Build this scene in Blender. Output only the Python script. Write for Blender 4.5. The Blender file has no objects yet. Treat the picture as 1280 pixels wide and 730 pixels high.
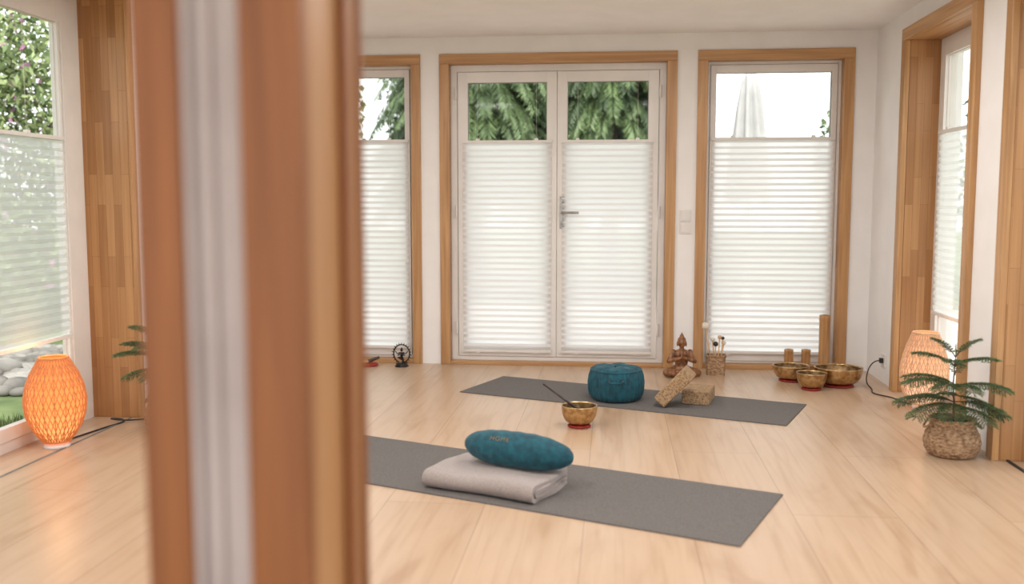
import bpy, bmesh, math, random
import numpy as np
from mathutils import Vector, Matrix, Euler
random.seed(7); np.random.seed(7)
sc = bpy.context.scene
R = math.radians

# ------------------------------------------------------------------ materials
def newmat(name):
    m = bpy.data.materials.new(name); m.use_nodes = True
    nt = m.node_tree; b = nt.nodes['Principled BSDF']
    return m, nt, b
def N(nt, t, **kw):
    n = nt.nodes.new(t)
    for k, v in kw.items(): setattr(n, k, v)
    return n
def coords(nt, scale=(1,1,1)):
    tc = N(nt,'ShaderNodeTexCoord'); mp = N(nt,'ShaderNodeMapping')
    mp.inputs['Scale'].default_value = scale
    nt.links.new(tc.outputs['Object'], mp.inputs['Vector'])
    return mp.outputs['Vector']
def ramp(nt, fac, stops):
    r = N(nt,'ShaderNodeValToRGB'); e = r.color_ramp.elements
    while len(e) < len(stops): e.new(0.5)
    for i,(p,c) in enumerate(stops):
        e[i].position = p; e[i].color = (c[0],c[1],c[2],1)
    nt.links.new(fac, r.inputs['Fac']); return r.outputs['Color']
def bump(nt, b, h, strength=.2, dist=.01):
    n = N(nt,'ShaderNodeBump'); n.inputs['Strength'].default_value = strength; n.inputs['Distance'].default_value = dist
    nt.links.new(h, n.inputs['Height']); nt.links.new(n.outputs['Normal'], b.inputs['Normal'])
def noise_mat(name, c1, c2, scale=(10,10,10), rough=.6, metal=0, nscale=1.0, detail=4, bmp=0, lo=.35, hi=.65, bd=.005, sheen=0):
    m, nt, b = newmat(name)
    v = coords(nt, scale)
    n = N(nt,'ShaderNodeTexNoise'); n.inputs['Scale'].default_value = nscale; n.inputs['Detail'].default_value = detail
    nt.links.new(v, n.inputs['Vector'])
    c = ramp(nt, n.outputs['Fac'], [(lo,c1),(hi,c2)])
    nt.links.new(c, b.inputs['Base Color'])
    b.inputs['Roughness'].default_value = rough; b.inputs['Metallic'].default_value = metal
    if sheen: b.inputs['Sheen Weight'].default_value = sheen
    if bmp: bump(nt, b, n.outputs['Fac'], bmp, bd)
    return m
def wood(name, axis, c1, c2, rough=.4):
    s = [45,45,45]; s['xyz'.index(axis)] = 1.6
    m, nt, b = newmat(name)
    v = coords(nt, tuple(s))
    n = N(nt,'ShaderNodeTexNoise'); n.inputs['Scale'].default_value = 1; n.inputs['Detail'].default_value = 6; n.inputs['Distortion'].default_value=.6
    nt.links.new(v, n.inputs['Vector'])
    c = ramp(nt, n.outputs['Fac'], [(.3,c1),(.7,c2)])
    nt.links.new(c, b.inputs['Base Color']); b.inputs['Roughness'].default_value = rough
    bump(nt, b, n.outputs['Fac'], .08, .003)
    return m
def lamella(name, c1, c2):
    m, nt, b = newmat(name)
    tc = N(nt,'ShaderNodeTexCoord'); sp = N(nt,'ShaderNodeSeparateXYZ'); nt.links.new(tc.outputs['Object'], sp.inputs[0])
    ad = N(nt,'ShaderNodeMath', operation='ADD'); nt.links.new(sp.outputs[0], ad.inputs[0]); nt.links.new(sp.outputs[1], ad.inputs[1])
    cb = N(nt,'ShaderNodeCombineXYZ'); nt.links.new(sp.outputs[2], cb.inputs[0]); nt.links.new(ad.outputs[0], cb.inputs[1])
    br = N(nt,'ShaderNodeTexBrick'); nt.links.new(cb.outputs[0], br.inputs['Vector'])
    br.inputs['Scale'].default_value=1; br.inputs['Brick Width'].default_value=.42; br.inputs['Row Height'].default_value=.043
    br.inputs['Mortar Size'].default_value=.0006; br.inputs['Color1'].default_value=(*c1,1); br.inputs['Color2'].default_value=(*c2,1)
    br.inputs['Mortar'].default_value=(c1[0]*.6,c1[1]*.55,c1[2]*.5,1); br.offset=.37
    n = N(nt,'ShaderNodeTexNoise'); n.inputs['Scale'].default_value=1; n.inputs['Detail'].default_value=5
    mp = N(nt,'ShaderNodeMapping'); mp.inputs['Scale'].default_value=(60,60,2); nt.links.new(tc.outputs['Object'], mp.inputs['Vector']); nt.links.new(mp.outputs[0], n.inputs['Vector'])
    g = ramp(nt, n.outputs['Fac'], [(.3,(.78,.72,.66)),(.7,(1,1,1))])
    mx = N(nt,'ShaderNodeMixRGB', blend_type='MULTIPLY'); mx.inputs[0].default_value=1
    nt.links.new(br.outputs['Color'], mx.inputs[1]); nt.links.new(g, mx.inputs[2])
    nt.links.new(mx.outputs[0], b.inputs['Base Color']); b.inputs['Roughness'].default_value=.4
    return m
W1, W2 = (.36,.178,.067), (.55,.315,.138)
wood_z = wood('oak_vertical','z',W1,W2); wood_x = wood('oak_along_x','x',W1,W2); wood_y = wood('oak_along_y','y',W1,W2)
wood_lam = lamella('oak_lamella',(.37,.178,.065),(.53,.29,.122))
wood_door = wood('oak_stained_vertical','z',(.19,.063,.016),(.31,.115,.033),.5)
wood_jamb_lit = wood('oak_jamb_lit_vertical','z',(.40,.20,.077),(.53,.295,.125),.45)  # reveal oak lightened in colour, standing in for window light
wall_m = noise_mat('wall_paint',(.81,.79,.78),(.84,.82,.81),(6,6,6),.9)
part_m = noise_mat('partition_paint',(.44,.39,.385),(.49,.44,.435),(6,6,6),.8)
ceil_m = noise_mat('ceiling_paint',(.85,.83,.82),(.88,.86,.85),(6,6,6),.9)
white_m = noise_mat('white_frame_lacquer',(.70,.67,.64),(.74,.705,.675),(8,8,8),.35)
plast_m = noise_mat('white_plastic',(.70,.67,.64),(.74,.71,.68),(8,8,8),.4)
gask_m = noise_mat('grey_gasket',(.18,.17,.16),(.24,.23,.22),(8,8,8),.6)
metal_m = noise_mat('brushed_steel',(.26,.25,.24),(.38,.37,.35),(30,30,30),.35,1)
black_m = noise_mat('black_rubber',(.012,.012,.012),(.03,.03,.03),(30,30,30),.6)
# floor
m, nt, b = newmat('laminate_floor'); floor_m = m
tc = N(nt,'ShaderNodeTexCoord'); sp = N(nt,'ShaderNodeSeparateXYZ'); nt.links.new(tc.outputs['Object'], sp.inputs[0])
ad = N(nt,'ShaderNodeMath', operation='ADD'); ad.inputs[1].default_value=.092+.373*20; nt.links.new(sp.outputs[0], ad.inputs[0])
ay = N(nt,'ShaderNodeMath', operation='ADD'); ay.inputs[1].default_value=20.3; nt.links.new(sp.outputs[1], ay.inputs[0])
cb = N(nt,'ShaderNodeCombineXYZ'); nt.links.new(ay.outputs[0], cb.inputs[0]); nt.links.new(ad.outputs[0], cb.inputs[1])
br = N(nt,'ShaderNodeTexBrick'); nt.links.new(cb.outputs[0], br.inputs['Vector']); br.offset=.41
for k,v in (('Scale',1),('Brick Width',2.05),('Row Height',.373),('Mortar Size',.0018),('Mortar Smooth',.4)): br.inputs[k].default_value=v
br.inputs['Color1'].default_value=(.505,.358,.245,1); br.inputs['Color2'].default_value=(.565,.412,.288,1); br.inputs['Mortar'].default_value=(.30,.20,.13,1)
mp = N(nt,'ShaderNodeMapping'); mp.inputs['Scale'].default_value=(34,1.5,1); nt.links.new(tc.outputs['Object'], mp.inputs['Vector'])
n1 = N(nt,'ShaderNodeTexNoise'); n1.inputs['Scale'].default_value=1; n1.inputs['Detail'].default_value=7; n1.inputs['Distortion'].default_value=.8; nt.links.new(mp.outputs[0], n1.inputs['Vector'])
g = ramp(nt, n1.outputs['Fac'], [(.25,(.82,.76,.70)),(.5,(.97,.955,.94)),(.75,(1.0,1.0,1.0))])
mp2 = N(nt,'ShaderNodeMapping'); mp2.inputs['Scale'].default_value=(6,1.2,1); nt.links.new(tc.outputs['Object'], mp2.inputs['Vector'])
n2 = N(nt,'ShaderNodeTexNoise'); n2.inputs['Scale'].default_value=1; n2.inputs['Detail'].default_value=3; n2.inputs['Distortion'].default_value=1.5; nt.links.new(mp2.outputs[0], n2.inputs['Vector'])
g2 = ramp(nt, n2.outputs['Fac'], [(.30,(.80,.72,.64)),(.42,(.95,.93,.91)),(.55,(1,1,1))])
mx = N(nt,'ShaderNodeMixRGB', blend_type='MULTIPLY'); mx.inputs[0].default_value=1; nt.links.new(br.outputs['Color'], mx.inputs[1]); nt.links.new(g, mx.inputs[2])
mx2 = N(nt,'ShaderNodeMixRGB', blend_type='MULTIPLY'); mx2.inputs[0].default_value=.8; nt.links.new(mx.outputs[0], mx2.inputs[1]); nt.links.new(g2, mx2.inputs[2])
nt.links.new(mx2.outputs[0], b.inputs['Base Color']); b.inputs['Roughness'].default_value=.30; b.inputs['Specular IOR Level'].default_value=.55
bump(nt,b,n1.outputs['Fac'],.04,.002)
# glass
m, nt, b = newmat('window_glass'); glass_m = m; nt.nodes.remove(b)
tr = N(nt,'ShaderNodeBsdfTransparent'); tr.inputs[0].default_value=(.96,.97,.96,1)
gl = N(nt,'ShaderNodeBsdfGlossy'); gl.inputs['Roughness'].default_value=.05
mxs = N(nt,'ShaderNodeMixShader'); mxs.inputs[0].default_value=.003
nt.links.new(tr.outputs[0], mxs.inputs[1]); nt.links.new(gl.outputs[0], mxs.inputs[2]); nt.links.new(mxs.outputs[0], nt.nodes['Material Output'].inputs[0])
# blind fabric
def fabric_translucent(name, col, tcol, clear, tr_=.62):
    m, nt, b = newmat(name); nt.nodes.remove(b)
    d = N(nt,'ShaderNodeBsdfDiffuse'); d.inputs[0].default_value=(*col,1)
    t = N(nt,'ShaderNodeBsdfTranslucent'); t.inputs[0].default_value=(*tcol,1)
    v = coords(nt,(400,400,400)); n = N(nt,'ShaderNodeTexNoise'); n.inputs['Scale'].default_value=1; nt.links.new(v,n.inputs['Vector'])
    c = ramp(nt,n.outputs['Fac'],[(.3,tuple(x*.95 for x in tcol)),(.7,tcol)]); nt.links.new(c,t.inputs[0])
    a = N(nt,'ShaderNodeMixShader'); a.inputs[0].default_value=tr_
    nt.links.new(d.outputs[0],a.inputs[1]); nt.links.new(t.outputs[0],a.inputs[2])
    p = N(nt,'ShaderNodeBsdfTransparent'); a2 = N(nt,'ShaderNodeMixShader'); a2.inputs[0].default_value=clear
    nt.links.new(a.outputs[0],a2.inputs[1]); nt.links.new(p.outputs[0],a2.inputs[2]); nt.links.new(a2.outputs[0], nt.nodes['Material Output'].inputs[0])
    return m
blind_m = fabric_translucent('pleated_blind_fabric',(.88,.88,.88),(1.0,1.0,1.0),.10,.70)
blind_shaded = fabric_translucent('pleated_blind_shaded_facet',(.82,.82,.82),(.90,.90,.90),.0,.34)  # shade on each pleat's upper facet, put into a darker fabric colour
blind_sheer = fabric_translucent('sheer_blind_fabric',(.72,.73,.72),(.82,.84,.82),.42)
sheer_shaded = fabric_translucent('sheer_blind_shaded_facet',(.70,.70,.69),(.78,.80,.78),.22)  # same painted facet shade for the sheer blinds
parasol_m = noise_mat('parasol_canvas',(.36,.355,.35),(.43,.425,.42),(5,5,5),.9)
mat_m = noise_mat('yoga_mat_felt',(.100,.092,.088),(.150,.139,.132),(160,160,160),.92,bmp=.5,bd=.002)
teal_m = noise_mat('teal_velvet',(.0,.042,.067),(.002,.088,.125),(35,35,35),.8,bmp=.3,bd=.004,sheen=.08)
blanket_m = noise_mat('blanket_wool',(.28,.24,.23),(.375,.33,.315),(220,220,220),.95,bmp=.5,bd=.002,sheen=.15)
stitch_m = noise_mat('label_stitching',(.15,.11,.055),(.21,.15,.08),(100,100,100),.6)
brass_m = noise_mat('hammered_bronze',(.38,.24,.11),(.60,.42,.22),(45,45,45),.28,1,bmp=.4,bd=.003)
brass_d = noise_mat('bronze_dark_inside',(.12,.07,.03),(.36,.24,.12),(35,35,35),.4,.8)
red_m = noise_mat('red_cushion',(.25,.015,.012),(.36,.03,.02),(60,60,60),.8)
statue_m = noise_mat('carved_wood_statue',(.10,.035,.012),(.32,.14,.055),(60,60,25),.4,bmp=.4,bd=.003)
iron_m = noise_mat('black_iron',(.012,.011,.010),(.035,.03,.028),(50,50,50),.45,.6)
stick_m = noise_mat('dark_stick',(.02,.012,.01),(.05,.03,.02),(50,50,50),.4)
lightwood_m = noise_mat('pale_beech',(.50,.30,.14),(.65,.42,.22),(40,40,4),.5)
pillar_m = noise_mat('turned_wood_pillar',(.34,.165,.06),(.50,.27,.11),(60,60,5),.4)
felt_m = noise_mat('cream_felt',(.62,.56,.48),(.75,.70,.62),(80,80,80),.95,bmp=.4)
leaf_g1 = noise_mat('leaf_dark',(.03,.055,.022),(.065,.11,.042),(6,6,6),.55)
leaf_g2 = noise_mat('leaf_mid',(.09,.14,.055),(.15,.22,.085),(6,6,6),.55)
leaf_g3 = noise_mat('leaf_light',(.22,.28,.11),(.34,.41,.19),(6,6,6),.55)
pine_m = noise_mat('pine_needles',(.03,.085,.03),(.10,.18,.06),(40,40,40),.55)
bark_m = noise_mat('bark',(.08,.05,.03),(.16,.10,.06),(20,20,8),.85,bmp=.4)
pink_m = noise_mat('pink_petals',(.45,.16,.34),(.62,.32,.52),(9,9,9),.6)
pebble_m = noise_mat('river_pebbles',(.10,.092,.083),(.32,.30,.275),(3,3,3),.7)
grass_m = noise_mat('lawn_grass',(.065,.10,.034),(.14,.19,.07),(3,3,3),.9,detail=8)
terrace_m = noise_mat('bounce_terrace_stone',(.50,.46,.42),(.60,.56,.52),(2,2,2),.85)
soil_m = noise_mat('potting_soil',(.02,.012,.008),(.06,.04,.025),(80,80,80),.95,bmp=.6)
# cork
m, nt, b = newmat('cork'); cork_m=m
v = coords(nt,(130,130,130)); vo=N(nt,'ShaderNodeTexVoronoi'); vo.inputs['Scale'].default_value=1; nt.links.new(v,vo.inputs['Vector'])
c = ramp(nt,vo.outputs['Color'],[(.15,(.22,.13,.065)),(.5,(.36,.235,.13)),(.85,(.43,.295,.17))]); nt.links.new(c,b.inputs['Base Color']); b.inputs['Roughness'].default_value=.85
bump(nt,b,vo.outputs['Distance'],.25,.003)
# seagrass
m, nt, b = newmat('woven_seagrass'); sea_m=m
v = coords(nt,(55,55,110)); n=N(nt,'ShaderNodeTexNoise'); n.inputs['Scale'].default_value=1; nt.links.new(v,n.inputs['Vector'])
c = ramp(nt,n.outputs['Fac'],[(.3,(.17,.09,.045)),(.5,(.33,.20,.11)),(.7,(.48,.33,.20))]); nt.links.new(c,b.inputs['Base Color']); b.inputs['Roughness'].default_value=.8
bump(nt,b,n.outputs['Fac'],.4,.004)
# lamp shade
def shade_mats(tag, strength, strip, glow, sglow):
    m, nt, b = newmat('lampshade_glow_'+tag)
    b.inputs['Base Color'].default_value=(strip[0],strip[1],strip[2],1); b.inputs['Roughness'].default_value=.8
    v = coords(nt,(1,1,1)); g=N(nt,'ShaderNodeSeparateXYZ'); nt.links.new(v,g.inputs[0])
    c = ramp(nt,g.outputs[2],[(.03,(glow[0],glow[1]*1.9,glow[2]*3)),(.20,glow),(.40,(glow[0]*.65,glow[1]*.55,glow[2]*.5))])
    nt.links.new(c,b.inputs['Emission Color']); b.inputs['Emission Strength'].default_value=strength
    m2, nt, b = newmat('rattan_strip_'+tag)
    v = coords(nt,(70,70,70)); n=N(nt,'ShaderNodeTexNoise'); n.inputs['Scale'].default_value=1; nt.links.new(v,n.inputs['Vector'])
    c = ramp(nt,n.outputs['Fac'],[(.3,tuple(x*.7 for x in strip)),(.7,strip)]); nt.links.new(c,b.inputs['Base Color']); b.inputs['Roughness'].default_value=.55
    b.inputs['Emission Color'].default_value=(*sglow,1); b.inputs['Emission Strength'].default_value=strength*.17
    return m, m2

# ------------------------------------------------------------------ mesh builder
class MB:
    def __init__(s): s.v=[]; s.f=[]; s.m=[]; s.s=[]
    def add(s, vs, fs, mat=0, smooth=False):
        o=len(s.v); s.v += [tuple(x) for x in vs]
        for f in fs: s.f.append(tuple(i+o for i in f)); s.m.append(mat); s.s.append(smooth)
    def box(s, a, b, mat=0, M=None):
        x0,x1=sorted((a[0],b[0])); y0,y1=sorted((a[1],b[1])); z0,z1=sorted((a[2],b[2]))
        vs=[(x0,y0,z0),(x1,y0,z0),(x1,y1,z0),(x0,y1,z0),(x0,y0,z1),(x1,y0,z1),(x1,y1,z1),(x0,y1,z1)]
        if M is not None: vs=[M@Vector(p) for p in vs]
        s.add(vs,[(0,3,2,1),(4,5,6,7),(0,1,5,4),(1,2,6,5),(2,3,7,6),(3,0,4,7)],mat)
    def grid(s, fn, nu, nv, cu=False, cv=False, mat=0, smooth=True):
        U = nu if cu else nu+1; V = nv if cv else nv+1
        vs=[fn(i/nu, j/nv) for i in range(U) for j in range(V)]
        fs=[]
        for i in range(nu):
            for j in range(nv):
                a=i*V+j; b_=((i+1)%U)*V+j; c=((i+1)%U)*V+(j+1)%V; d=i*V+(j+1)%V
                fs.append((a,b_,c,d))
        s.add(vs,fs,mat,smooth)
    def lathe(s, prof, c=(0,0,0), seg=48, mat=0, mod=None, smooth=True):
        n=len(prof)-1
        def fn(u,v):
            j=round(v*n); r,z=prof[j]; t=2*math.pi*u
            if mod: r,z=mod(r,z,t)
            return (c[0]+r*math.cos(t),c[1]+r*math.sin(t),c[2]+z)
        s.grid(fn,seg,n,cu=True,mat=mat,smooth=smooth)
    def tube(s, pts, rad, seg=8, mat=0, smooth=True, caps=True):
        pts=[Vector(p) for p in pts]; n=len(pts)
        rr = rad if callable(rad) else (lambda t: rad)
        vs=[]
        t0=(pts[1]-pts[0]).normalized()
        nrm=t0.orthogonal().normalized()
        for i,p in enumerate(pts):
            t=(pts[min(i+1,n-1)]-pts[max(i-1,0)]).normalized()
            nrm=(nrm-t*nrm.dot(t)).normalized(); bn=t.cross(nrm); r=rr(i/(n-1))
            for k in range(seg):
                a=2*math.pi*k/seg; vs.append(p+nrm*(r*math.cos(a))+bn*(r*math.sin(a)))
        fs=[]
        for i in range(n-1):
            for k in range(seg):
                fs.append((i*seg+k,i*seg+(k+1)%seg,(i+1)*seg+(k+1)%seg,(i+1)*seg+k))
        if caps:
            fs.append(tuple(range(seg-1,-1,-1))); fs.append(tuple((n-1)*seg+k for k in range(seg)))
        s.add(vs,fs,mat,smooth)
    def ball(s, c, r, mat=0, nu=16, nv=10):
        if not hasattr(r,'__len__'): r=(r,r,r)
        def fn(u,v):
            t=2*math.pi*u; p=math.pi*v
            return (c[0]+r[0]*math.sin(p)*math.cos(t),c[1]+r[1]*math.sin(p)*math.sin(t),c[2]-r[2]*math.cos(p))
        s.grid(fn,nu,nv,cu=True,mat=mat)
    def obj(s, name, mats, loc=(0,0,0), rot=(0,0,0), bevel=0, parent=None):
        me=bpy.data.meshes.new(name); me.from_pydata(s.v,[],s.f); 
        for m_ in mats: me.materials.append(m_)
        me.polygons.foreach_set('material_index',s.m); me.polygons.foreach_set('use_smooth',s.s); me.update()
        o=bpy.data.objects.new(name,me); sc.collection.objects.link(o); o.location=loc; o.rotation_euler=rot
        if bevel:
            md=o.modifiers.new('bevel','BEVEL'); md.width=bevel; md.segments=2; md.limit_method='ANGLE'
        if parent: o.parent=parent
        return o

# ------------------------------------------------------------------ room shell
YB=6.5; XR=1.68; XL=-2.45; H=2.22; T=.30; Y0=-1.6
Pb=lambda a,d,z:(a,YB+d,z)
Pr=lambda a,d,z:(XR+d,a,z)
Pl=lambda a,d,z:(XL-d,a,z)
L=.015
def wall(name,P,a0,a1,openings):
    mb=MB(); cur=a0
    for (o0,o1,zt) in sorted(openings):
        mb.box(P(cur,0,0),P(o0-L,T,H)); mb.box(P(o0-L,0,zt+L),P(o1+L,T,H)); cur=o1+L
    mb.box(P(cur,0,0),P(a1,T,H)); return mb.obj(name,[wall_m])
WB=[(-2.2,-1.372,2.04),(-1.11,.345,2.04),(.61,1.475,2.04)]
WR=[(4.77,5.80,2.04),(2.6,4.29,2.04)]
WL=[(2.6,4.69,2.19)]
wall('wall_back',Pb,XL-T,XR+T,WB)
wall('wall_right',Pr,Y0,YB,WR)
wall('wall_left',Pl,Y0,YB,WL)
mb=MB(); mb.box((XL-T,Y0,-.1),(XR+T,YB+T,0)); mb.obj('floor',[floor_m])
mb=MB(); mb.box((XL-T-.35,Y0,H),(XR+T+.35,YB+T+.35,H+.15)); mb.obj('ceiling',[ceil_m])

tn=[0]
def casing(P,a0,a1,zt,horiz,w=.066,pr=.018,depth=.2,z0=0.0,sill=.03,zc=None):
    tn[0]+=1; mb=MB(); w2=min(w,H-zt-.002)
    mb.box(P(a0-w,-pr,0),P(a0,0,zt)); mb.box(P(a1,-pr,0),P(a1+w,0,zt))
    mb.box(P(a0-w,-pr,zt),P(a1+w,0,zt+w2),1)
    mb.box(P(a0-L,0,0),P(a0,depth,zt),2); mb.box(P(a1,0,0),P(a1+L,depth,zt),2)
    mb.box(P(a0-L,0,zt),P(a1+L,depth,zt+L),1)
    if sill: mb.box(P(a0,-.01,0),P(a1,depth,sill),1)
    return mb.obj('trim_%d'%tn[0],[wood_z,horiz,wood_lam],bevel=.003)
casing(Pb,*WB[0],wood_x,depth=.12); casing(Pb,*WB[1],wood_x,depth=.12,sill=.022); casing(Pb,*WB[2],wood_x,depth=.12)
for o in WR: casing(Pr,*o,wood_y,depth=.2,sill=0,w=.07,pr=.03)
for o in WL: casing(Pl,*o,wood_y,depth=.26,sill=0,w=.05,pr=.015)

wn=[0]
def window(P,a0,a1,z0,z1,d,fr,sash,name=None,panels=1,top=None,bot=None,th=.06,handle=False,gask=True):
    top=top or sash; bot=bot or sash
    mb=MB()
    mb.box(P(a0,d,z0),P(a0+fr,d+th+.02,z1)); mb.box(P(a1-fr,d,z0),P(a1,d+th+.02,z1))
    mb.box(P(a0+fr,d,z1-fr),P(a1-fr,d+th+.02,z1)); mb.box(P(a0+fr,d,z0),P(a1-fr,d+th+.02,z0+fr*.6))
    A0=a0+fr+.003; A1=a1-fr-.003; Z0=z0+fr*.6+.003; Z1=z1-fr-.003; w=(A1-A0)/panels; out=[]
    for i in range(panels):
        p0=A0+i*w+.0015; p1=A0+(i+1)*w-.0015; dd=d-.008
        mb.box(P(p0,dd,Z0),P(p0+sash,dd+th,Z1)); mb.box(P(p1-sash,dd,Z0),P(p1,dd+th,Z1))
        mb.box(P(p0+sash,dd,Z1-top),P(p1-sash,dd+th,Z1)); mb.box(P(p0+sash,dd,Z0),P(p1-sash,dd+th,Z0+bot))
        g=dd+th*.5
        mb.box(P(p0+sash-.004,g,Z0+bot-.004),P(p1-sash+.004,g+.003,Z1-top+.004),1)
        for (q0,q1,zz0,zz1) in ((p0+sash,p0+sash+.004,Z0+bot,Z1-top),(p1-sash-.004,p1-sash,Z0+bot,Z1-top),(p0+sash,p1-sash,Z1-top-.004,Z1-top)):
            mb.box(P(q0,dd+.018,zz0),P(q1,g,zz1),2)
        if sash>.1:
            for q in (p0+sash-.03,p1-sash+.018):
                mb.box(P(q,dd-.010,Z0+bot),P(q+.012,dd,Z1-top))
        out.append((p0,p1,dd))
    if handle:
        p0,p1,dd=out[-1]; hx=p0+.035; hz=1.045
        mb.box(P(hx-.016,dd-.008,hz-.11),P(hx+.016,dd,hz+.11),3)
        mb.tube([P(hx,dd-.005,hz+.0),P(hx,dd-.05,hz),P(hx+.02,dd-.056,hz),P(hx+.115,dd-.056,hz)],.009,10,3)
        mb.tube([P(hx,dd-.004,hz-.07),P(hx,dd-.014,hz-.07)],.011,12,3)
        mb.tube([P(hx,dd-.004,hz+.07),P(hx,dd-.018,hz+.07)],.008,12,3)
        for zz in (.25,1.05,1.85):
            mb.tube([P(A0-.008,dd-.012,zz-.04),P(A0-.008,dd-.012,zz+.04)],.009,10,0); mb.tube([P(A1+.008,dd-.012,zz-.04),P(A1+.008,dd-.012,zz+.04)],.009,10,0)
    if not name: wn[0]+=1; name='window_%d'%wn[0]
    mb.obj(name,[white_m,glass_m,gask_m if gask else white_m,metal_m],bevel=.003)
    return out
def blind(P,a0,a1,d,z0,z1,ztop,fab,shaded,per=.040,amp=.011):
    mb=MB(); n=int(round((z1-z0)/per)); per=(z1-z0)/n
    vs=[];zs=[]
    for i in range(n):
        zs += [(z0+i*per,d),(z0+i*per+per*.58,d-amp)]
    zs.append((z1,d))
    for z,dd in zs: vs += [P(a0,dd,z),P(a1,dd,z)]
    for i in range(len(zs)-1):
        mb.add([vs[2*i],vs[2*i+1],vs[2*i+3],vs[2*i+2]],[(0,1,2,3)],0 if i%2==0 else 2)  # every second facet takes the painted-shade fabric
    mb.box(P(a0-.004,d-.016,z1),P(a1+.004,d+.004,z1+.018),1)
    mb.box(P(a0-.004,d-.016,z0-.018),P(a1+.004,d+.004,z0),1)
    for t in (.17,.83):
        a=a0+(a1-a0)*t
        mb.tube([P(a,d-.006,z1+.018),P(a,d-.006,ztop)],.0008,5,1)
        mb.box(P(a-.012,d-.018,z1+.012),P(a+.012,d+.003,z1+.03),1)
        mb.box(P(a-.012,d-.018,z0-.026),P(a+.012,d+.003,z0-.008),1)
    return mb.obj('pleated_blind',[fab,plast_m,shaded])
for (a0,a1,zt) in (WB[0],WB[2]):
    o=window(Pb,a0,a1,.03,zt,.07,.02,.035,top=.05,bot=.06)
    p0,p1,dd=o[0]; blind(Pb,p0+.012,p1-.012,dd-.006,.115,1.525,zt-.07,blind_m,blind_shaded)
o=window(Pb,WB[1][0],WB[1][1],.022,WB[1][2],.06,.045,.068,name='door_1',panels=2,top=.07,bot=.085,handle=True)
for (p0,p1,dd) in o: blind(Pb,p0+.035,p1-.035,dd-.006,.10,1.515,1.92,blind_m,blind_shaded)
for i,(a0,a1,zt) in enumerate(WR):
    window(Pr,a0,a1,0,zt,.17,.04,.06,panels=2 if i else 1,gask=False)
blind(Pr,4.87,5.70,.155,.5,1.50,1.95,blind_sheer,sheer_shaded)
for i,(a0,a1,zt) in enumerate(WL):
    window(Pl,a0,a1,0,zt,.245,.085,.115,panels=1,gask=False,bot=.06,th=.04)
blind(Pl,2.8,4.47,.230,.47,1.42,2.0,blind_sheer,sheer_shaded)
mb=MB(); mb.box((XR+.03,2.6,0),(XR+.042,4.29,.006)); mb.obj('floor_track',[black_m])
mb=MB(); mb.box((XL-.04,2.6,0),(XL-.032,4.69,.004)); mb.obj('floor_track',[gask_m])

# ------------------------------------------------------------------ partition with door jamb (foreground)
mb=MB()
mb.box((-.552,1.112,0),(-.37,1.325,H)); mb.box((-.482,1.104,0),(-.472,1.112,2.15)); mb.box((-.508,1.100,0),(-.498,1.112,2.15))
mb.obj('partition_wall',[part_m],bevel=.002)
mb=MB()
mb.box((-.567,1.095,0),(-.508,1.112,2.15)); mb.box((-.567,1.112,0),(-.552,1.325,2.15)); mb.box((-.567,1.325,0),(-.517,1.34,2.15))
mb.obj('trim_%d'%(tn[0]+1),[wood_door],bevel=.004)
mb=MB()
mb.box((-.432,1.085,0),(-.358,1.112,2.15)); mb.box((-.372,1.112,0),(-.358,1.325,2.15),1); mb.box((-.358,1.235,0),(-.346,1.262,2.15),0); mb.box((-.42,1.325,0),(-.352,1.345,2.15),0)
mb.obj('trim_%d'%(tn[0]+2),[wood_door,wood_jamb_lit],bevel=.004)
mb=MB(); mb.box((XL,1.112,2.15),(XR,1.325,H)); mb.obj('header_beam',[wall_m])

# ------------------------------------------------------------------ switches, socket
mb=MB()
for z0 in (.905,.987):
    mb.box((.440,YB-.008,z0),(.518,YB,z0+.079)); mb.box((.450,YB-.013,z0+.01),(.508,YB-.008,z0+.069))
mb.obj('light_switch',[plast_m],bevel=.003)
mb=MB(); mb.box((XR-.009,6.05,.10),(XR,6.13,.18))
mb.box((XR-.03,6.075,.125),(XR-.009,6.105,.155),1)
mb.obj('wall_socket',[plast_m,black_m],bevel=.003)
def cord(name,pts,r=.0035):
    cu=bpy.data.curves.new(name,'CURVE'); cu.dimensions='3D'; cu.bevel_depth=r; cu.bevel_resolution=3
    s=cu.splines.new('NURBS'); s.points.add(len(pts)-1); s.use_endpoint_u=True; s.order_u=4
    for p,q in zip(s.points,pts): p.co=(*q,1)
    cu.materials.append(black_m); o=bpy.data.objects.new(name,cu); sc.collection.objects.link(o); return o
cord('power_cord',[(1.652,6.09,.14),(1.60,6.08,.14),(1.56,6.05,.05),(1.55,5.98,.004),(1.56,5.85,.004),(1.50,5.72,.004),(1.62,5.62,.004),(1.60,5.50,.004),(1.66,5.45,.004),(1.69,5.40,.006)])
cord('power_cord',[(-2.55,4.17,.006),(-2.52,4.35,.004),(-2.5,4.50,.004),(-2.46,4.58,.004),(-2.50,4.62,.012),(-2.56,4.58,.02),(-2.50,4.55,.02),(-2.42,4.60,.006),(-2.28,4.75,.004),(-2.2,5.0,.004)],.004)

# ------------------------------------------------------------------ yoga mats
def mat_obj(c,l,w,rot):
    mb=MB(); t=.005
    def top(u,v):
        return ((u-.5)*l,(v-.5)*w,t+.0006*math.sin(u*40)*math.sin(v*9))
    mb.grid(top,60,12)
    mb.box((-l/2,-w/2,0),(l/2,w/2,t-.0008))
    return mb.obj('yoga_mat',[mat_m],loc=(c[0],c[1],0.0),rot=(0,0,rot))
mat_obj((.092,5.45),1.89,.56,R(-20.9))
mat_obj((-.455,3.80),2.15,.63,R(-22))
MT=.0055
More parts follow.
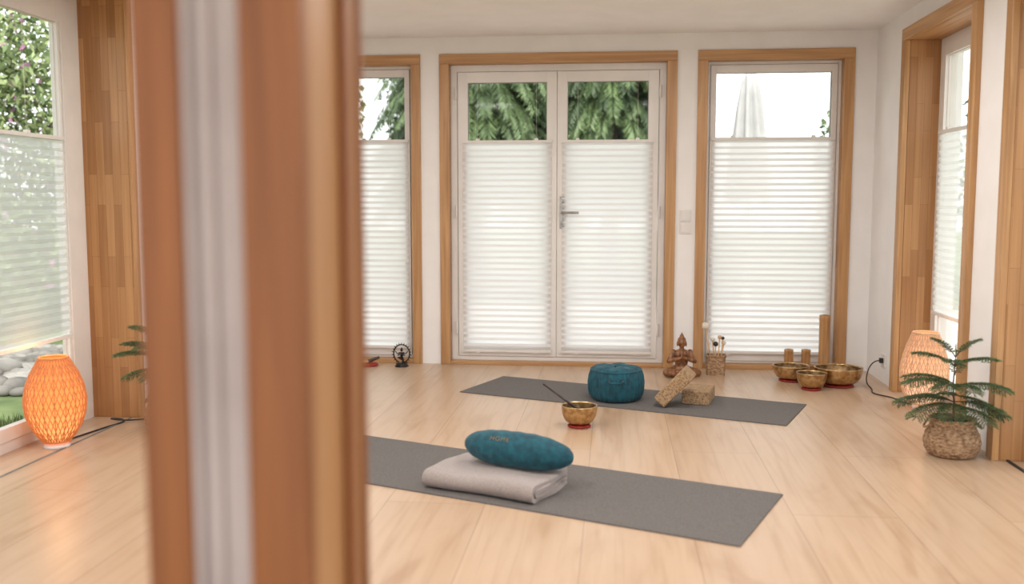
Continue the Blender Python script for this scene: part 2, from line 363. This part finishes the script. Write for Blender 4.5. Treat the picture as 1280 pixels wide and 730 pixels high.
# blanket
mb=MB()
LX=.49
def ushape(yf,r,y_back,zc,th,mat=0,seed=0):
    pts=[]
    for i in range(14): pts.append((y_back+(yf+r-y_back)*i/14, zc-r))
    for i in range(15):
        a=-math.pi/2-math.pi*i/14; pts.append((yf+r+r*math.cos(a), zc+r*math.sin(a)))
    for i in range(1,15): pts.append((yf+r+(y_back-yf-r)*i/14, zc+r))
    loop=[]; n=len(pts)
    nr=[]
    for i in range(n):
        a=pts[max(i-1,0)]; b_=pts[min(i+1,n-1)]; dx,dz=b_[0]-a[0],b_[1]-a[1]; q=math.hypot(dx,dz); nr.append((-dz/q,dx/q))
    for i in range(n): loop.append((pts[i][0]+nr[i][0]*th/2,pts[i][1]+nr[i][1]*th/2))
    loop.append((pts[-1][0]+.006,pts[-1][1]))
    for i in range(n-1,-1,-1): loop.append((pts[i][0]-nr[i][0]*th/2,pts[i][1]-nr[i][1]*th/2))
    loop.append((pts[0][0]+.006,pts[0][1]))
    m_=len(loop)
    NU=30
    def fn(u,v):
        j=int(round(v*m_))%m_; y,z=loop[j]; x=(u-.5)*LX
        x+= (.007*math.sin(seed+y*22))*(1 if u>.5 else -1)
        y+= .005*math.sin(x*14+seed); z+= (z/.07)*.004*math.sin(x*17+y*11+seed)
        e=min(1,(1-abs(u-.5)*2)/.06); z*= (.93+.07*e)
        return (x,y,max(z,.0005))
    mb.grid(fn,NU,m_,cv=True,mat=mat)
    for u in (0,1):
        vs=[fn(u,j/m_) for j in range(m_)]
        fs=[]
        for i in range(n-1):
            fs.append((i,i+1,m_-2-(i+1),m_-2-i))
        mb.add(vs,fs,mat,False)
ushape(-.160,.0265,.15,.037,.0185,seed=1)
ushape(-.132,.0085,.145,.037,.0150,seed=2.5)
mb.obj('folded_blanket',[blanket_m],loc=(-.447,3.69,MT),rot=(0,0,R(-22)))
# bolster
mb=MB(); Lb=.475
def bol(u,v):
    x=(u-.5)*2; ax=abs(x)
    r=.068*(max(0,1-ax**3.2))**.5*(1+.05*math.cos(x*2.5))
    t=2*math.pi*v
    wr=1+.025*math.sin(t*7+x*4)*ax**2+.014*math.sin(x*23+math.sin(t*2)*2)
    bend=.022*(x*x)-.004
    return (x*Lb/2, r*wr*math.cos(t)*1.06+bend, max(-.0615,r*wr*math.sin(t)-.012*(x>0)*x*x+.004))
mb.grid(bol,56,40,cv=True)
seam=[bol(i/40,.12) for i in range(2,39)]
mb.tube([Vector(p)*1.003 for p in seam],.0016,6)
bo=mb.obj('yoga_bolster',[teal_m],loc=(-.372,3.70,MT+.076+.0625),rot=(0,0,R(-20)))
tx=bpy.data.curves.new('label','FONT'); tx.body='HOME'; tx.size=.026; tx.extrude=.0010; tx.align_x='CENTER'; tx.align_y='CENTER'; tx.space_character=1.25
tx.materials.append(stitch_m); to=bpy.data.objects.new('label',tx); sc.collection.objects.link(to); to.parent=bo
ang=R(43); to.location=(-.045,-.0748*math.cos(ang)-.003,.0738*math.sin(ang)+.004); to.rotation_euler=(R(90-43+4),0,0)

# ------------------------------------------------------------------ singing bowls
def bowl(loc,r,h,stick=None,cush=True):
    mb=MB(); z0=.012 if cush else .0
    prof=[(0,0),(r*.35,0),(r*.55,h*.04),(r*.78,h*.2),(r*.93,h*.48),(r*.985,h*.75),(r,h*.96),(r*1.01,h),(r*.955,h*1.0),(r*.94,h*.94)]
    mb.lathe(prof,c=(0,0,z0),seg=56,mat=0)
    prof=[(r*.94,h*.94),(r*.93,h*.75),(r*.87,h*.5),(r*.72,h*.25),(r*.5,h*.1),(0,h*.07)]
    mb.lathe(prof,c=(0,0,z0),seg=56,mat=1)
    if cush:
        rc=r*.62
        mb.lathe([(0,.0),(rc*.9,0),(rc*1.05,.004),(rc*1.05,.009),(rc*.9,.013),(0,.0125)],seg=40,mat=2)
    if stick:
        mb.tube([stick[0],stick[1]],lambda t:.008-.0035*t,10,3)
    return mb.obj('singing_bowl',[brass_m,brass_d,red_m,stick_m],loc=loc)
bowl((-.159,4.736,0),.09,.098,stick=((.035,-.01,.06),(-.185,.06,.20)))
bowl((1.118,6.10,0),.112,.088); bowl((1.190,5.823,0),.089,.092); bowl((1.375,5.96,0),.143,.105)
# ------------------------------------------------------------------ zafu
mb=MB(); prof=[(0,.002),(.10,.0),(.135,.006),(.15,.025),(.156,.055),(.157,.095),(.153,.135),(.142,.168),(.118,.185),(.08,.192),(.03,.190),(.012,.186),(0,.186)]
P2=[]
for i in range(len(prof)-1):
    for k in range(4):
        t=k/4; P2.append((prof[i][0]*(1-t)+prof[i+1][0]*t,prof[i][1]*(1-t)+prof[i+1][1]*t))
P2.append(prof[-1])
def pl(r,z,t):
    w=max(0,1-abs(z-.095)/.11)
    k=.0035*math.sin(t*34)*(min(1,r/.12))*(.35+w)
    return r+k+.004*math.sin(3*t), z+(.004*math.sin(t*5+1) if z>.1 else 0)
mb.lathe(P2,seg=260,mod=pl)
mb.lathe([(.146,.170),(.150,.173),(.151,.178),(.147,.181),(.143,.178)],seg=80,mod=lambda r,z,t:(r-.005+.004*math.sin(3*t),z-.006))
mb.tube([(-.04,-.155,.13),(-.03,-.172,.12),(.03,-.172,.12),(.04,-.155,.13)],.006,8)
mb.obj('meditation_cushion',[teal_m],loc=(.025,5.41,MT))
# ------------------------------------------------------------------ cork blocks
zr=Matrix.Rotation
mb=MB(); mb.box((-.075,-.115,0),(.075,.115,.075)); mb.obj('cork_yoga_block',[cork_m],loc=(.487,5.40,MT),rot=(0,0,R(-14)),bevel=.006)
th=R(47)
mb=MB(); mb.box((0,-.075,0),(.23,.075,.075))
o=mb.obj('cork_yoga_block',[cork_m],bevel=.006)
o.matrix_world=Matrix.Translation((.298,5.262,MT+.0005))@zr(R(-12),4,'Z')@zr(-th,4,'Y')
# ------------------------------------------------------------------ buddha statue
def caps(bm,a,b_,r0,r1,n=9):
    a=Vector(a);b_=Vector(b_)
    for i in range(n):
        t=i/(n-1); r=r0*(1-t)+r1*t
        bmesh.ops.create_icosphere(bm,subdivisions=2,radius=r,matrix=Matrix.Translation(a.lerp(b_,t)))
def ell(bm,c,r):
    bmesh.ops.create_icosphere(bm,subdivisions=3,radius=1,matrix=Matrix.Translation(c)@Matrix.Diagonal((*r,1)))
bm=bmesh.new()
ell(bm,(0,.0,.018),(.105,.062,.018))
ell(bm,(0,.01,.05),(.062,.045,.035)); ell(bm,(0,.005,.10),(.042,.032,.05)); ell(bm,(0,.005,.145),(.056,.032,.036))
caps(bm,(0,.004,.165),(0,0,.20),.018,.014,5)
ell(bm,(0,-.004,.222),(.026,.028,.033)); ell(bm,(0,.003,.236),(.028,.028,.026)); ell(bm,(0,.003,.262),(.014,.014,.014)); caps(bm,(0,.003,.27),(0,.003,.286),.008,.003,5)
ell(bm,(0,-.032,.218),(.004,.006,.009)); ell(bm,(0,-.029,.207),(.009,.004,.003)); ell(bm,(0,-.026,.199),(.012,.006,.006))
for s in (-1,1):
    ell(bm,(s*.028,0,.213),(.005,.008,.018)); ell(bm,(s*.010,-.0285,.226),(.006,.003,.0025))
    caps(bm,(s*.03,.005,.04),(s*.098,-.035,.034),.034,.026); caps(bm,(s*.098,-.04,.032),(-s*.02,-.07,.034+.008*s),.025,.016)
    caps(bm,(-s*.02,-.07,.034+.008*s),(-s*.055,-.062,.045),.014,.009,6)
    caps(bm,(s*.054,.004,.158),(s*.080,-.012,.105),.021,.017); caps(bm,(s*.080,-.014,.104),(s*.016,-.055,.128),.017,.011)
    caps(bm,(s*.0065,-.060,.132),(s*.0045,-.064,.152),.009,.007,5)
    for k in range(4): caps(bm,(s*.0045,-.072+.0055*k,.152),(s*.003,-.071+.005*k,.174-.003*abs(k-1.5)),.0034,.0024,5)
    caps(bm,(s*.006,-.072,.142),(s*.004,-.078,.158),.0034,.0026,4)
me=bpy.data.meshes.new('buddha'); bm.to_mesh(me); bm.free(); me.materials.append(statue_m)
o=bpy.data.objects.new('buddha_statue',me); sc.collection.objects.link(o); o.location=(.445,6.17,0); o.rotation_euler=(0,0,R(4))
md=o.modifiers.new('remesh','REMESH'); md.mode='VOXEL'; md.voxel_size=.0024; md.use_smooth_shade=True
md=o.modifiers.new('smooth','SMOOTH'); md.factor=.4; md.iterations=2
# ------------------------------------------------------------------ mallet basket
mb=MB()
def bask(u,v):
    t=u*4; i=int(t)%4; f=t-int(t); c=[(-1,-1),(1,-1),(1,1),(-1,1)]; p=c[i]; q=c[(i+1)%4]
    x=p[0]+(q[0]-p[0])*f; y=p[1]+(q[1]-p[1])*f
    k=1+.05*math.sin(u*120+ (math.pi if int(v*11)%2 else 0))+.015*math.sin(v*11*2*math.pi)
    n=.06*(1-.08*(x*x*y*y))
    return (x*n*k*(.94+.06*v),y*n*.85*k*(.94+.06*v),v*.125)
mb.grid(bask,160,33,cu=True)
mb.grid(lambda u,v:tuple(a*b_ for a,b_ in zip(bask(u,v),(.9,.9,1))),80,10,cu=True)
mb.box((-.052,-.044,.002),(.052,.044,.02))
rim=[bask(i/60,1) for i in range(61)]
mb.tube(rim,.006,6)
def mallet(x,y,tx_,ty,h,hr,mt):
    mb.tube([(x,y,.022),(x+tx_,y+ty,h)],.0045,8,1)
    if hr: mb.ball((x+tx_,y+ty,h+hr*.4),(hr,hr,hr*.9),mt)
mallet(-.02,0,-.045,0,.30,.0,2); 
mb.lathe([(0,-.02),(.019,-.02),(.024,-.012),(.024,.012),(.019,.02),(0,.02)],c=(-.066,0,.318),seg=20,mat=2)
mallet(0,.01,-.02,.01,.22,.015,2); mallet(.01,-.01,.012,0,.24,.014,1); mallet(.02,.01,.03,0,.20,.016,2); mallet(.03,0,.012,-.01,.235,.012,3); mallet(.0,.02,.0,0,.19,.018,3)
mb.obj('mallet_basket',[sea_m,lightwood_m,felt_m,stick_m],loc=(.672,6.28,0))
# ------------------------------------------------------------------ wooden pillars
def pillar(x,y,r,h):
    mb=MB(); mb.lathe([(0,0),(r,0),(r,h*.04),(r*.96,h*.05),(r*.96,h*.9),(r,h*.91),(r,h*.985),(r*.95,h),(r*.7,h),(r*.68,h-.012),(0,h-.012)],seg=36)
    mb.lathe([(r*.67,h-.012),(r*.67,h+.002),(r*.62,h+.002),(r*.6,h-.006),(0,h-.006)],seg=30,mat=1)
    mb.obj('wooden_candle_holder',[pillar_m,brass_m],loc=(x,y,0))
pillar(1.155,6.39,.03,.155); pillar(1.265,6.39,.03,.155); pillar(1.375,6.37,.036,.385)
# ------------------------------------------------------------------ nataraja ring figure, incense rest
mb=MB(); ring=[(.055*math.cos(t),0,.088+.062*math.sin(t)) for t in [R(-70)+i*R(320)/40 for i in range(41)]]
mb.tube(ring,.0045,8)
for i in range(0,41,2):
    p=Vector(ring[i]); d=(p-Vector((0,0,.088))).normalized(); mb.tube([p,p+d*.016],lambda t:.005*(1-t)+.0006,6)
mb.lathe([(0,0),(.045,0),(.048,.006),(.036,.012),(.042,.02),(.03,.026),(0,.026)],seg=30)
mb.tube([(.006,0,.025),(.012,-.006,.045),(.0,0,.066)],lambda t:.006+.003*t,8)
mb.tube([(0,0,.066),(-.022,-.012,.064),(.012,-.018,.046)],lambda t:.008-.004*t,8)
mb.tube([(0,0,.064),(0,0,.085),(0,0,.098)],lambda t:.009+.003*t,10); mb.ball((0,-.002,.112),(.009,.009,.011)); mb.ball((0,0,.124),(.006,.006,.007))
for s in (-1,1):
    mb.tube([(s*.01,0,.097),(s*.03,-.003,.088),(s*.043,-.002,.105)],.0038,6); mb.tube([(s*.01,0,.094),(s*.024,-.012,.078),(s*.008,-.022,.084)],.0038,6)
mb.obj('nataraja_figurine',[iron_m],loc=(-1.425,6.36,0))
mb=MB(); mb.lathe([(0,0),(.05,0),(.058,.008),(.052,.018),(0,.02)],seg=30,mod=lambda r,z,t:(r*(1.15 if abs(math.cos(t))>.7 else 1),z),mat=0)
mb.tube([(-.05,0,.024),(.0,0,.032),(.075,.0,.062)],lambda t:.008+.006*math.sin(math.pi*t),8,1)
mb.ball((-.025,-.01,.03),(.028,.022,.014),2)
mb.obj('incense_rest',[red_m,stick_m,lightwood_m],loc=(-1.655,6.36,0))

# ------------------------------------------------------------------ rattan lamps
def lamp(loc,tag,strength,strip,glow,sglow,power,prof,Hh,rw=.0021):
    glm,stm=shade_mats(tag,strength,strip,glow,sglow)
    mb=MB(); Z0=.03
    def rad(v):
        for (a,ra),(b_,rb) in zip(prof,prof[1:]):
            if v<=b_+1e-9:
                t=(v-a)/(b_-a); t=t*t*(3-2*t)*.4+t*.6; return ra+(rb-ra)*t
        return prof[-1][1]
    mb.lathe([(rad(i/24)*.94,Z0+Hh*i/24) for i in range(25)],seg=44,mat=0)
    n=36
    for k in range(n):
        for s in (-1,1):
            pts=[]
            for i in range(25):
                v=i/24; t=2*math.pi*k/n+s*v*1.1; r=rad(v)*(1.0+.008*s*((i%2)*2-1)); pts.append((r*math.cos(t),r*math.sin(t),Z0+Hh*v))
            mb.tube(pts,rw,5,1,caps=False)
    for k in range(18):
        t=2*math.pi*k/18
        mb.tube([(rad(i/16)*1.012*math.cos(t),rad(i/16)*1.012*math.sin(t),Z0+Hh*i/16) for i in range(17)],.0022,5,1,caps=False)
    for v in (0,1):
        mb.lathe([(rad(v)+.005*math.cos(q),Z0+Hh*v+.005*math.sin(q)) for q in [R(45*j) for j in range(9)]],seg=48,mat=1)
    mb.lathe([(0,0),(.055,0),(.058,.006),(.052,.016),(.03,.024),(.02,.04),(.02,.10),(0,.10)],seg=36,mat=2)
    o=mb.obj('rattan_table_lamp',[glm,stm,plast_m],loc=loc)
    l=bpy.data.lights.new('bulb','POINT'); l.energy=power; l.color=(1,.5,.2); l.shadow_soft_size=.04
    lo=bpy.data.objects.new('bulb',l); sc.collection.objects.link(lo); lo.parent=o; lo.location=(0,0,.48)
    return o
lamp((-2.535,4.09,0),'a',1.0,(.60,.24,.085),(1.0,.27,.06),(1,.20,.04),1.0,[(0,.058),(.08,.084),(.2,.111),(.35,.129),(.5,.133),(.65,.125),(.8,.105),(.92,.080),(1,.062)],.385)
lamp((1.69,5.36,0),'b',.55,(.70,.45,.28),(1.0,.50,.26),(1.0,.43,.20),.25,[(0,.070),(.08,.094),(.2,.113),(.35,.123),(.5,.122),(.65,.112),(.8,.096),(.92,.078),(1,.066)],.385)

# ------------------------------------------------------------------ potted pines
def pine(loc,branches,H0,seed,drp=.75):
    random.seed(seed)
    mb=MB()
    prof=[(0,0),(.085,0),(.10,.01),(.114,.035),(.118,.065),(.113,.095),(.100,.12),(.092,.14),(.094,.165),(.098,.17),(.090,.17),(.086,.15),(.0,.148)]
    P3=[]
    for i in range(len(prof)-1):
        for k in range(4): 
            t=k/4; P3.append((prof[i][0]*(1-t)+prof[i+1][0]*t,prof[i][1]*(1-t)+prof[i+1][1]*t))
    P3.append(prof[-1])
    def md_(r,z,t):
        if r>.09 and z>.004:
            r+=.0028*math.sin(t*30+ (math.pi if int(z/.009)%2 else 0))+.0012*math.sin(z/.009*2*math.pi)
        return r,z
    mb.lathe(P3[:-4],seg=180,mod=md_,mat=0)
    mb.lathe([(.088,.146),(.05,.152),(0,.154)],seg=30,mat=3)
    for s in (0,math.pi):
        pts=[( (.10+.022*math.sin(math.pi*i/10))*math.cos(s+R(-22+4.4*i)), (.10+.022*math.sin(math.pi*i/10))*math.sin(s+R(-22+4.4*i)), .155-.03*math.sin(math.pi*i/10)) for i in range(11)]
        mb.tube(pts,.005,7,0)
    st=[(0,0,.14),(.004,0,.22),(-.004,.003,.32),(.003,0,H0)]
    mb.tube(st,lambda t:.006-.004*t,8,2)
    nv=[];nf=[]
    def needle(p,d,l,w):
        side=d.cross(Vector((random.uniform(-1,1),random.uniform(-1,1),random.uniform(-1,1)))).normalized()*w
        o_=len(nv); nv.extend([p-side,p+side,p+d*l]); nf.append((o_,o_+1,o_+2))
    def twig(p,d,l,droop):
        n=max(3,int(l/.0045)); q=p.copy(); dd=d.copy(); pts=[q.copy()]
        for i in range(n):
            dd=(dd+Vector((0,0,-droop/n))).normalized(); q=q+dd*(l/n); pts.append(q.copy())
            for k in range(4):
                rv=Vector((random.uniform(-1,1),random.uniform(-1,1),random.uniform(-.6,1))); rv=(rv-dd*rv.dot(dd)).normalized()
                needle(q,(dd*.9+rv*.75).normalized(),.013,.0012)
        mb.tube(pts[::2] if len(pts)>4 else pts,.0011,4,2,caps=False)
    for (az,el,z,ln) in branches:
        d=Vector((math.cos(az)*math.cos(el),math.sin(az)*math.cos(el),math.sin(el))); q=Vector((0,0,z)); n=int(ln/.0125); pts=[q.copy()]
        for i in range(n):
            d=(d+Vector((0,0,-drp/n))).normalized(); q=q+d*(ln/n); pts.append(q.copy()); f=(i+1)/n
            if f>.12:
                side=d.cross(Vector((0,0,1))).normalized()
                tl=ln*.36*math.sin(math.pi*min(1,.18+.82*(1-f)))*.8+.012
                for s in (-1,1):
                    twig(q,(d*.6+side*s*.85+Vector((0,0,.05))).normalized(),tl*random.uniform(.8,1.1),.35)
        mb.tube(pts,lambda t:.0028-.002*t,6,2); twig(q,d,.03,.2)
    twig(Vector((0,0,H0-.03)),Vector((0,0,1)),.05,0)
    mb.add(nv,nf,1,False)
    return mb.obj('potted_norfolk_pine',[sea_m,pine_m,bark_m,soil_m],loc=loc)
br_=[]
for az,el,z,ln in ((185,22,.24,.24),(212,14,.23,.23),(150,25,.24,.17),(250,16,.23,.2),(290,14,.22,.21),(314,16,.24,.22),
                   (200,28,.31,.23),(172,30,.32,.2),(235,25,.31,.18),(275,25,.31,.18),(310,26,.31,.23),(120,35,.30,.12),
                   (190,40,.40,.18),(302,38,.40,.19),(245,40,.40,.13),(60,45,.36,.09),(90,20,.26,.12),(318,6,.27,.20),(195,58,.44,.12),(310,60,.44,.12)):
    br_.append((R(az),R(el),z,ln))
pine((1.508,4.37,0),br_,.475,3)
br2=[(R(az),R(el),z,ln) for az,el,z,ln in ((175,40,.35,.22),(200,32,.34,.23),(230,20,.29,.2),(270,20,.29,.2),(320,20,.3,.2),(10,20,.28,.2),(60,25,.3,.2),(100,25,.3,.18),(185,48,.42,.18),(250,35,.38,.18),(330,40,.38,.17),(40,35,.38,.15),(300,10,.2,.18),(90,12,.2,.18))]
pine((-2.19,4.50,0),br2,.46,5)

# ------------------------------------------------------------------ exterior
mb=MB(); mb.box((-30,-20,-.3),(30,40,-.12)); mb.obj('garden_lawn',[grass_m])
mb=MB(); mb.box((XL-T,YB+T,-.12),(4,10.8,-.06)); mb.box((XL-T,-6,-.12),(4,Y0,-.04)); mb.box((XR+T,Y0,-.12),(4,YB+T,-.06)); mb.obj('bounce_terrace',[terrace_m])  # pale terrace added to bounce daylight up to the ceiling
def leafobj(name, blobs, leaf, mats, flower=None, stems=None):
    V=[];F=[];M_=[]
    o=0
    for (c,r,cnt) in blobs:
        p=np.random.normal(size=(cnt,3)); p/=np.linalg.norm(p,axis=1)[:,None]; p*= (np.random.rand(cnt,1)**.45)
        p=p*np.array(r)+np.array(c)
        u=np.random.normal(size=(cnt,3)); u/=np.linalg.norm(u,axis=1)[:,None]
        w=np.cross(u,np.random.normal(size=(cnt,3))); w/=np.linalg.norm(w,axis=1)[:,None]
        s=leaf*(.6+.8*np.random.rand(cnt,1))
        q=np.stack([p-u*s,p+w*s*.42,p+u*s,p-w*s*.42],1).reshape(-1,3)
        keep=q.reshape(-1,4,3)[:,:,2].min(1)>-.1
        q=q.reshape(-1,4,3)[keep]; k=len(q)
        V.append(q.reshape(-1,3)); F.append(np.arange(k*4).reshape(-1,4)+o); o+=k*4
        ids=np.random.choice(len(mats)-(1 if flower else 0),size=k)
        if flower: ids[np.random.rand(k)<flower]=len(mats)-1
        M_.append(ids)
    V=np.concatenate(V);F=np.concatenate(F);M_=np.concatenate(M_)
    mb=MB(); mb.v=[tuple(x) for x in V.tolist()]; mb.f=[tuple(x) for x in F.tolist()]; mb.m=M_.tolist(); mb.s=[False]*len(mb.f)
    if stems:
        for st in stems: mb.tube(st[0],st[1],7,len(mats))
    return mb.obj(name,mats+[bark_m])
def conifer(name,loc,h,rad,nspray,seed):
    random.seed(seed); mb=MB(); mb.tube([(0,0,0),(0,0,h*.5),(0.05,0,h)],lambda t:.14*(1-t)+.02,10,2)
    nv=[];nf=[];nm=[]
    for i in range(nspray):
        z=1.4+(h-1.4)*random.random(); az=random.uniform(0,2*math.pi); rr=rad*(1-.28*z/h)
        p=Vector((math.cos(az)*rr*.3,math.sin(az)*rr*.3,z)); d=Vector((math.cos(az),math.sin(az),.25)).normalized()
        ln=rr*random.uniform(.5,.95); n=26
        mi=random.choice((0,0,1,1,1))
        for k in range(n):
            d=(d+Vector((0,0,-.065))).normalized(); p=p+d*(ln/n)
            side=d.cross(Vector((0,0,1))).normalized(); f=k/n
            L_=.17*math.sin(math.pi*(.15+.8*f))+.03
            for s in (-1,1):
                dd=(d*.6+side*s*.7+Vector((0,0,-.55+random.uniform(-.2,.15)))).normalized()
                w=d*.013; e=p+dd*L_; mid=p+dd*L_*.5
                o_=len(nv); nv.extend([p,mid+w,e,mid-w]); nf.append((o_,o_+1,o_+2,o_+3)); nm.append(mi)
                for j in range(3):
                    q=p+dd*L_*(.3+.25*j); d3=(dd+Vector((random.uniform(-.8,.8),random.uniform(-.8,.8),random.uniform(-1.1,.2)))).normalized()
                    o_=len(nv); nv.extend([q,q+d3*.035+d*.010,q+d3*.07,q+d3*.035-d*.010]); nf.append((o_,o_+1,o_+2,o_+3)); nm.append(mi)
    o_=len(mb.v); mb.v+= [tuple(v) for v in nv]; mb.f += [tuple(i+o_ for i in f) for f in nf]; mb.m+=nm; mb.s+=[False]*len(nf)
    return mb.obj(name,[leaf_g1,leaf_g2,bark_m],loc=loc)
conifer('conifer_tree',(-1.75,12.4,-.12),4.4,1.6,680,1)
conifer('conifer_tree',(-.05,12.8,-.12),4.4,1.35,620,2)
leafobj('evergreen_hedge',[((-2.6,15.9,2.5),(1.2,.7,1.7),9000),((-1.2,15.9,2.7),(1.2,.7,1.8),9000),((.1,15.9,2.3),(1.0,.7,1.5),7000)],.06,[leaf_g1,leaf_g2,leaf_g1])
leafobj('garden_tree',[((-4.8,14.5,2.5),(1.0,1.2,1.5),5000),((-4.7,13.0,1.6),(.9,1,1.1),4000)],.06,[leaf_g2,leaf_g3,leaf_g3],stems=[([(-4.8,14.5,-.12),(-4.8,14.5,2.6)],.09)])
leafobj('garden_shrub',[((3.15,12.4,1.6),(.72,.8,.95),1700),((3.3,12.4,.6),(.9,.8,.7),1500)],.05,[leaf_g1,leaf_g2],stems=[([(3.15,12.4,-.12),(3.15,12.4,1.6)],.03)])
leafobj('garden_hedge',[((5.9,13,1.6),(1.5,1.6,2.2),9000),((5.4,10.2,.9),(.9,1.3,1.5),5500)],.06,[leaf_g2,leaf_g3,leaf_g1])
leafobj('flowering_bush',[((-7.2,7.6,2.1),(1.3,1.2,1.2),11000),((-6.0,8.9,2.2),(1.2,1.0,1.3),10000),((-8.4,6.2,1.8),(1.3,1.3,1.4),9000),((-7.8,8.4,3.6),(1.4,1.2,.9),8000),
  ((-6.6,8.4,.7),(1.5,.9,.8),9000),((-8.0,6.6,.6),(1.0,1.4,.7),6000),((-5.2,9.4,.9),(1.0,.8,1.2),6000)],.045,[leaf_g2,leaf_g3,leaf_g3,leaf_g3,pink_m],flower=.035,stems=[([(-7.2,7.6,-.12),(-7.2,7.6,1.8)],.05),([(-6.3,8.6,-.12),(-6.3,8.6,2)],.05)])
mb=MB(); 
ico=bmesh.new(); bmesh.ops.create_icosphere(ico,subdivisions=2,radius=1); iv=[v.co.copy() for v in ico.verts]; jf=[tuple(v.index for v in f.verts) for f in ico.faces]; ico.free()
random.seed(11)
for i in range(2600):
    t=random.random(); c=Vector((-3.4-3.2*t+random.uniform(-.9,.9)*.6, 7.2-2.0*t+random.uniform(-1.0,1.0),-.12)); s=random.uniform(.03,.07) if random.random()<.95 else random.uniform(.08,.11)
    rz=Matrix.Rotation(random.uniform(0,6.3),3,'Z'); sc3=Vector((s*random.uniform(.8,1.3),s*random.uniform(.7,1.1),s*random.uniform(.45,.75)))
    mb.add([c+rz@Vector((v.x*sc3.x,v.y*sc3.y,max(0,v.z*sc3.z+sc3.z*.6))) for v in iv],jf,0,True)
mb.obj('pebble_bed',[pebble_m])
mb=MB(); vs=[];fs=[]
for i in range(14000):
    x=random.uniform(-5.2,-2.9); y=random.uniform(3.2,5.0); a=random.uniform(0,6.3); h=random.uniform(.03,.08); w=.004
    o_=len(vs); vs+=[(x-w*math.cos(a),y-w*math.sin(a),-.12),(x+w*math.cos(a),y+w*math.sin(a),-.12),(x+random.uniform(-.02,.02),y+random.uniform(-.02,.02),-.12+h)]; fs.append((o_,o_+1,o_+2))
mb.add(vs,fs); mb.obj('grass_blades',[grass_m])
# closed parasol
mb=MB()
mb.tube([(0,0,0),(0,0,2.52)],.022,12,1); mb.ball((0,0,2.54),.03,1)
pr=[(.03,2.47),(.075,2.43),(.095,2.3),(.115,2.1),(.14,1.85),(.17,1.55),(.19,1.3),(.18,1.2),(.16,1.19)]
Pp=[]
for i in range(len(pr)-1):
    for k in range(3): t=k/3; Pp.append((pr[i][0]*(1-t)+pr[i+1][0]*t,pr[i][1]*(1-t)+pr[i+1][1]*t))
mb.lathe(Pp,seg=96,mod=lambda r,z,t:(r*(1+.22*math.sin(8*t+z*2)*min(1,(2.5-z)*3)),z+.02*math.sin(8*t)),mat=0)
mb.lathe([(0,0),(.28,0),(.28,.05),(.06,.09),(.04,.3),(0,.3)],seg=32,mat=1)
mb.obj('closed_parasol',[parasol_m,plast_m],loc=(1.37,10.1,-.059))

# ------------------------------------------------------------------ light
w=bpy.data.worlds.new('World'); sc.world=w; w.use_nodes=True
bg=w.node_tree.nodes['Background']; bg.inputs[0].default_value=(.97,.98,1.0,1); bg.inputs[1].default_value=2.25
s=bpy.data.lights.new('sun','SUN'); s.energy=4.0; s.angle=R(3); s.color=(1,.95,.88)
so=bpy.data.objects.new('sun',s); sc.collection.objects.link(so); so.rotation_euler=(R(38),0,R(8)); so.location=(0,-5,10)
for i,(x,y,e) in enumerate(((-1.3,2.6,24),(.5,2.6,24),(-1.3,4.6,14),(.5,4.6,14))):  # unseen ceiling fixtures, added as fill light for the room
    mb=MB(); mb.lathe([(0,0),(.24,0),(.25,-.01),(.25,-.05),(.24,-.055),(.225,-.05),(.225,-.03),(0,-.03)],seg=40)
    o=mb.obj('ceiling_fill_light',[plast_m],loc=(x,y,H))
    l=bpy.data.lights.new('fill_area','AREA'); l.shape='DISK'; l.size=.44; l.energy=e; l.color=(1,.96,.92)
    lo=bpy.data.objects.new('fill_area',l); sc.collection.objects.link(lo); lo.parent=o; lo.location=(0,0,-.06)

# ------------------------------------------------------------------ camera
cd=bpy.data.cameras.new('camera'); cam=bpy.data.objects.new('camera',cd); sc.collection.objects.link(cam)
cam.location=(0,0,1.13); cam.rotation_euler=(R(90-5.47),0,R(6.0)); cd.sensor_width=36; cd.lens=33.75; cd.clip_start=.05
cd.dof.use_dof=True; cd.dof.focus_distance=5.3; cd.dof.aperture_fstop=1.5
sc.camera=cam
sc.view_settings.view_transform='Standard'; sc.view_settings.exposure=0.16
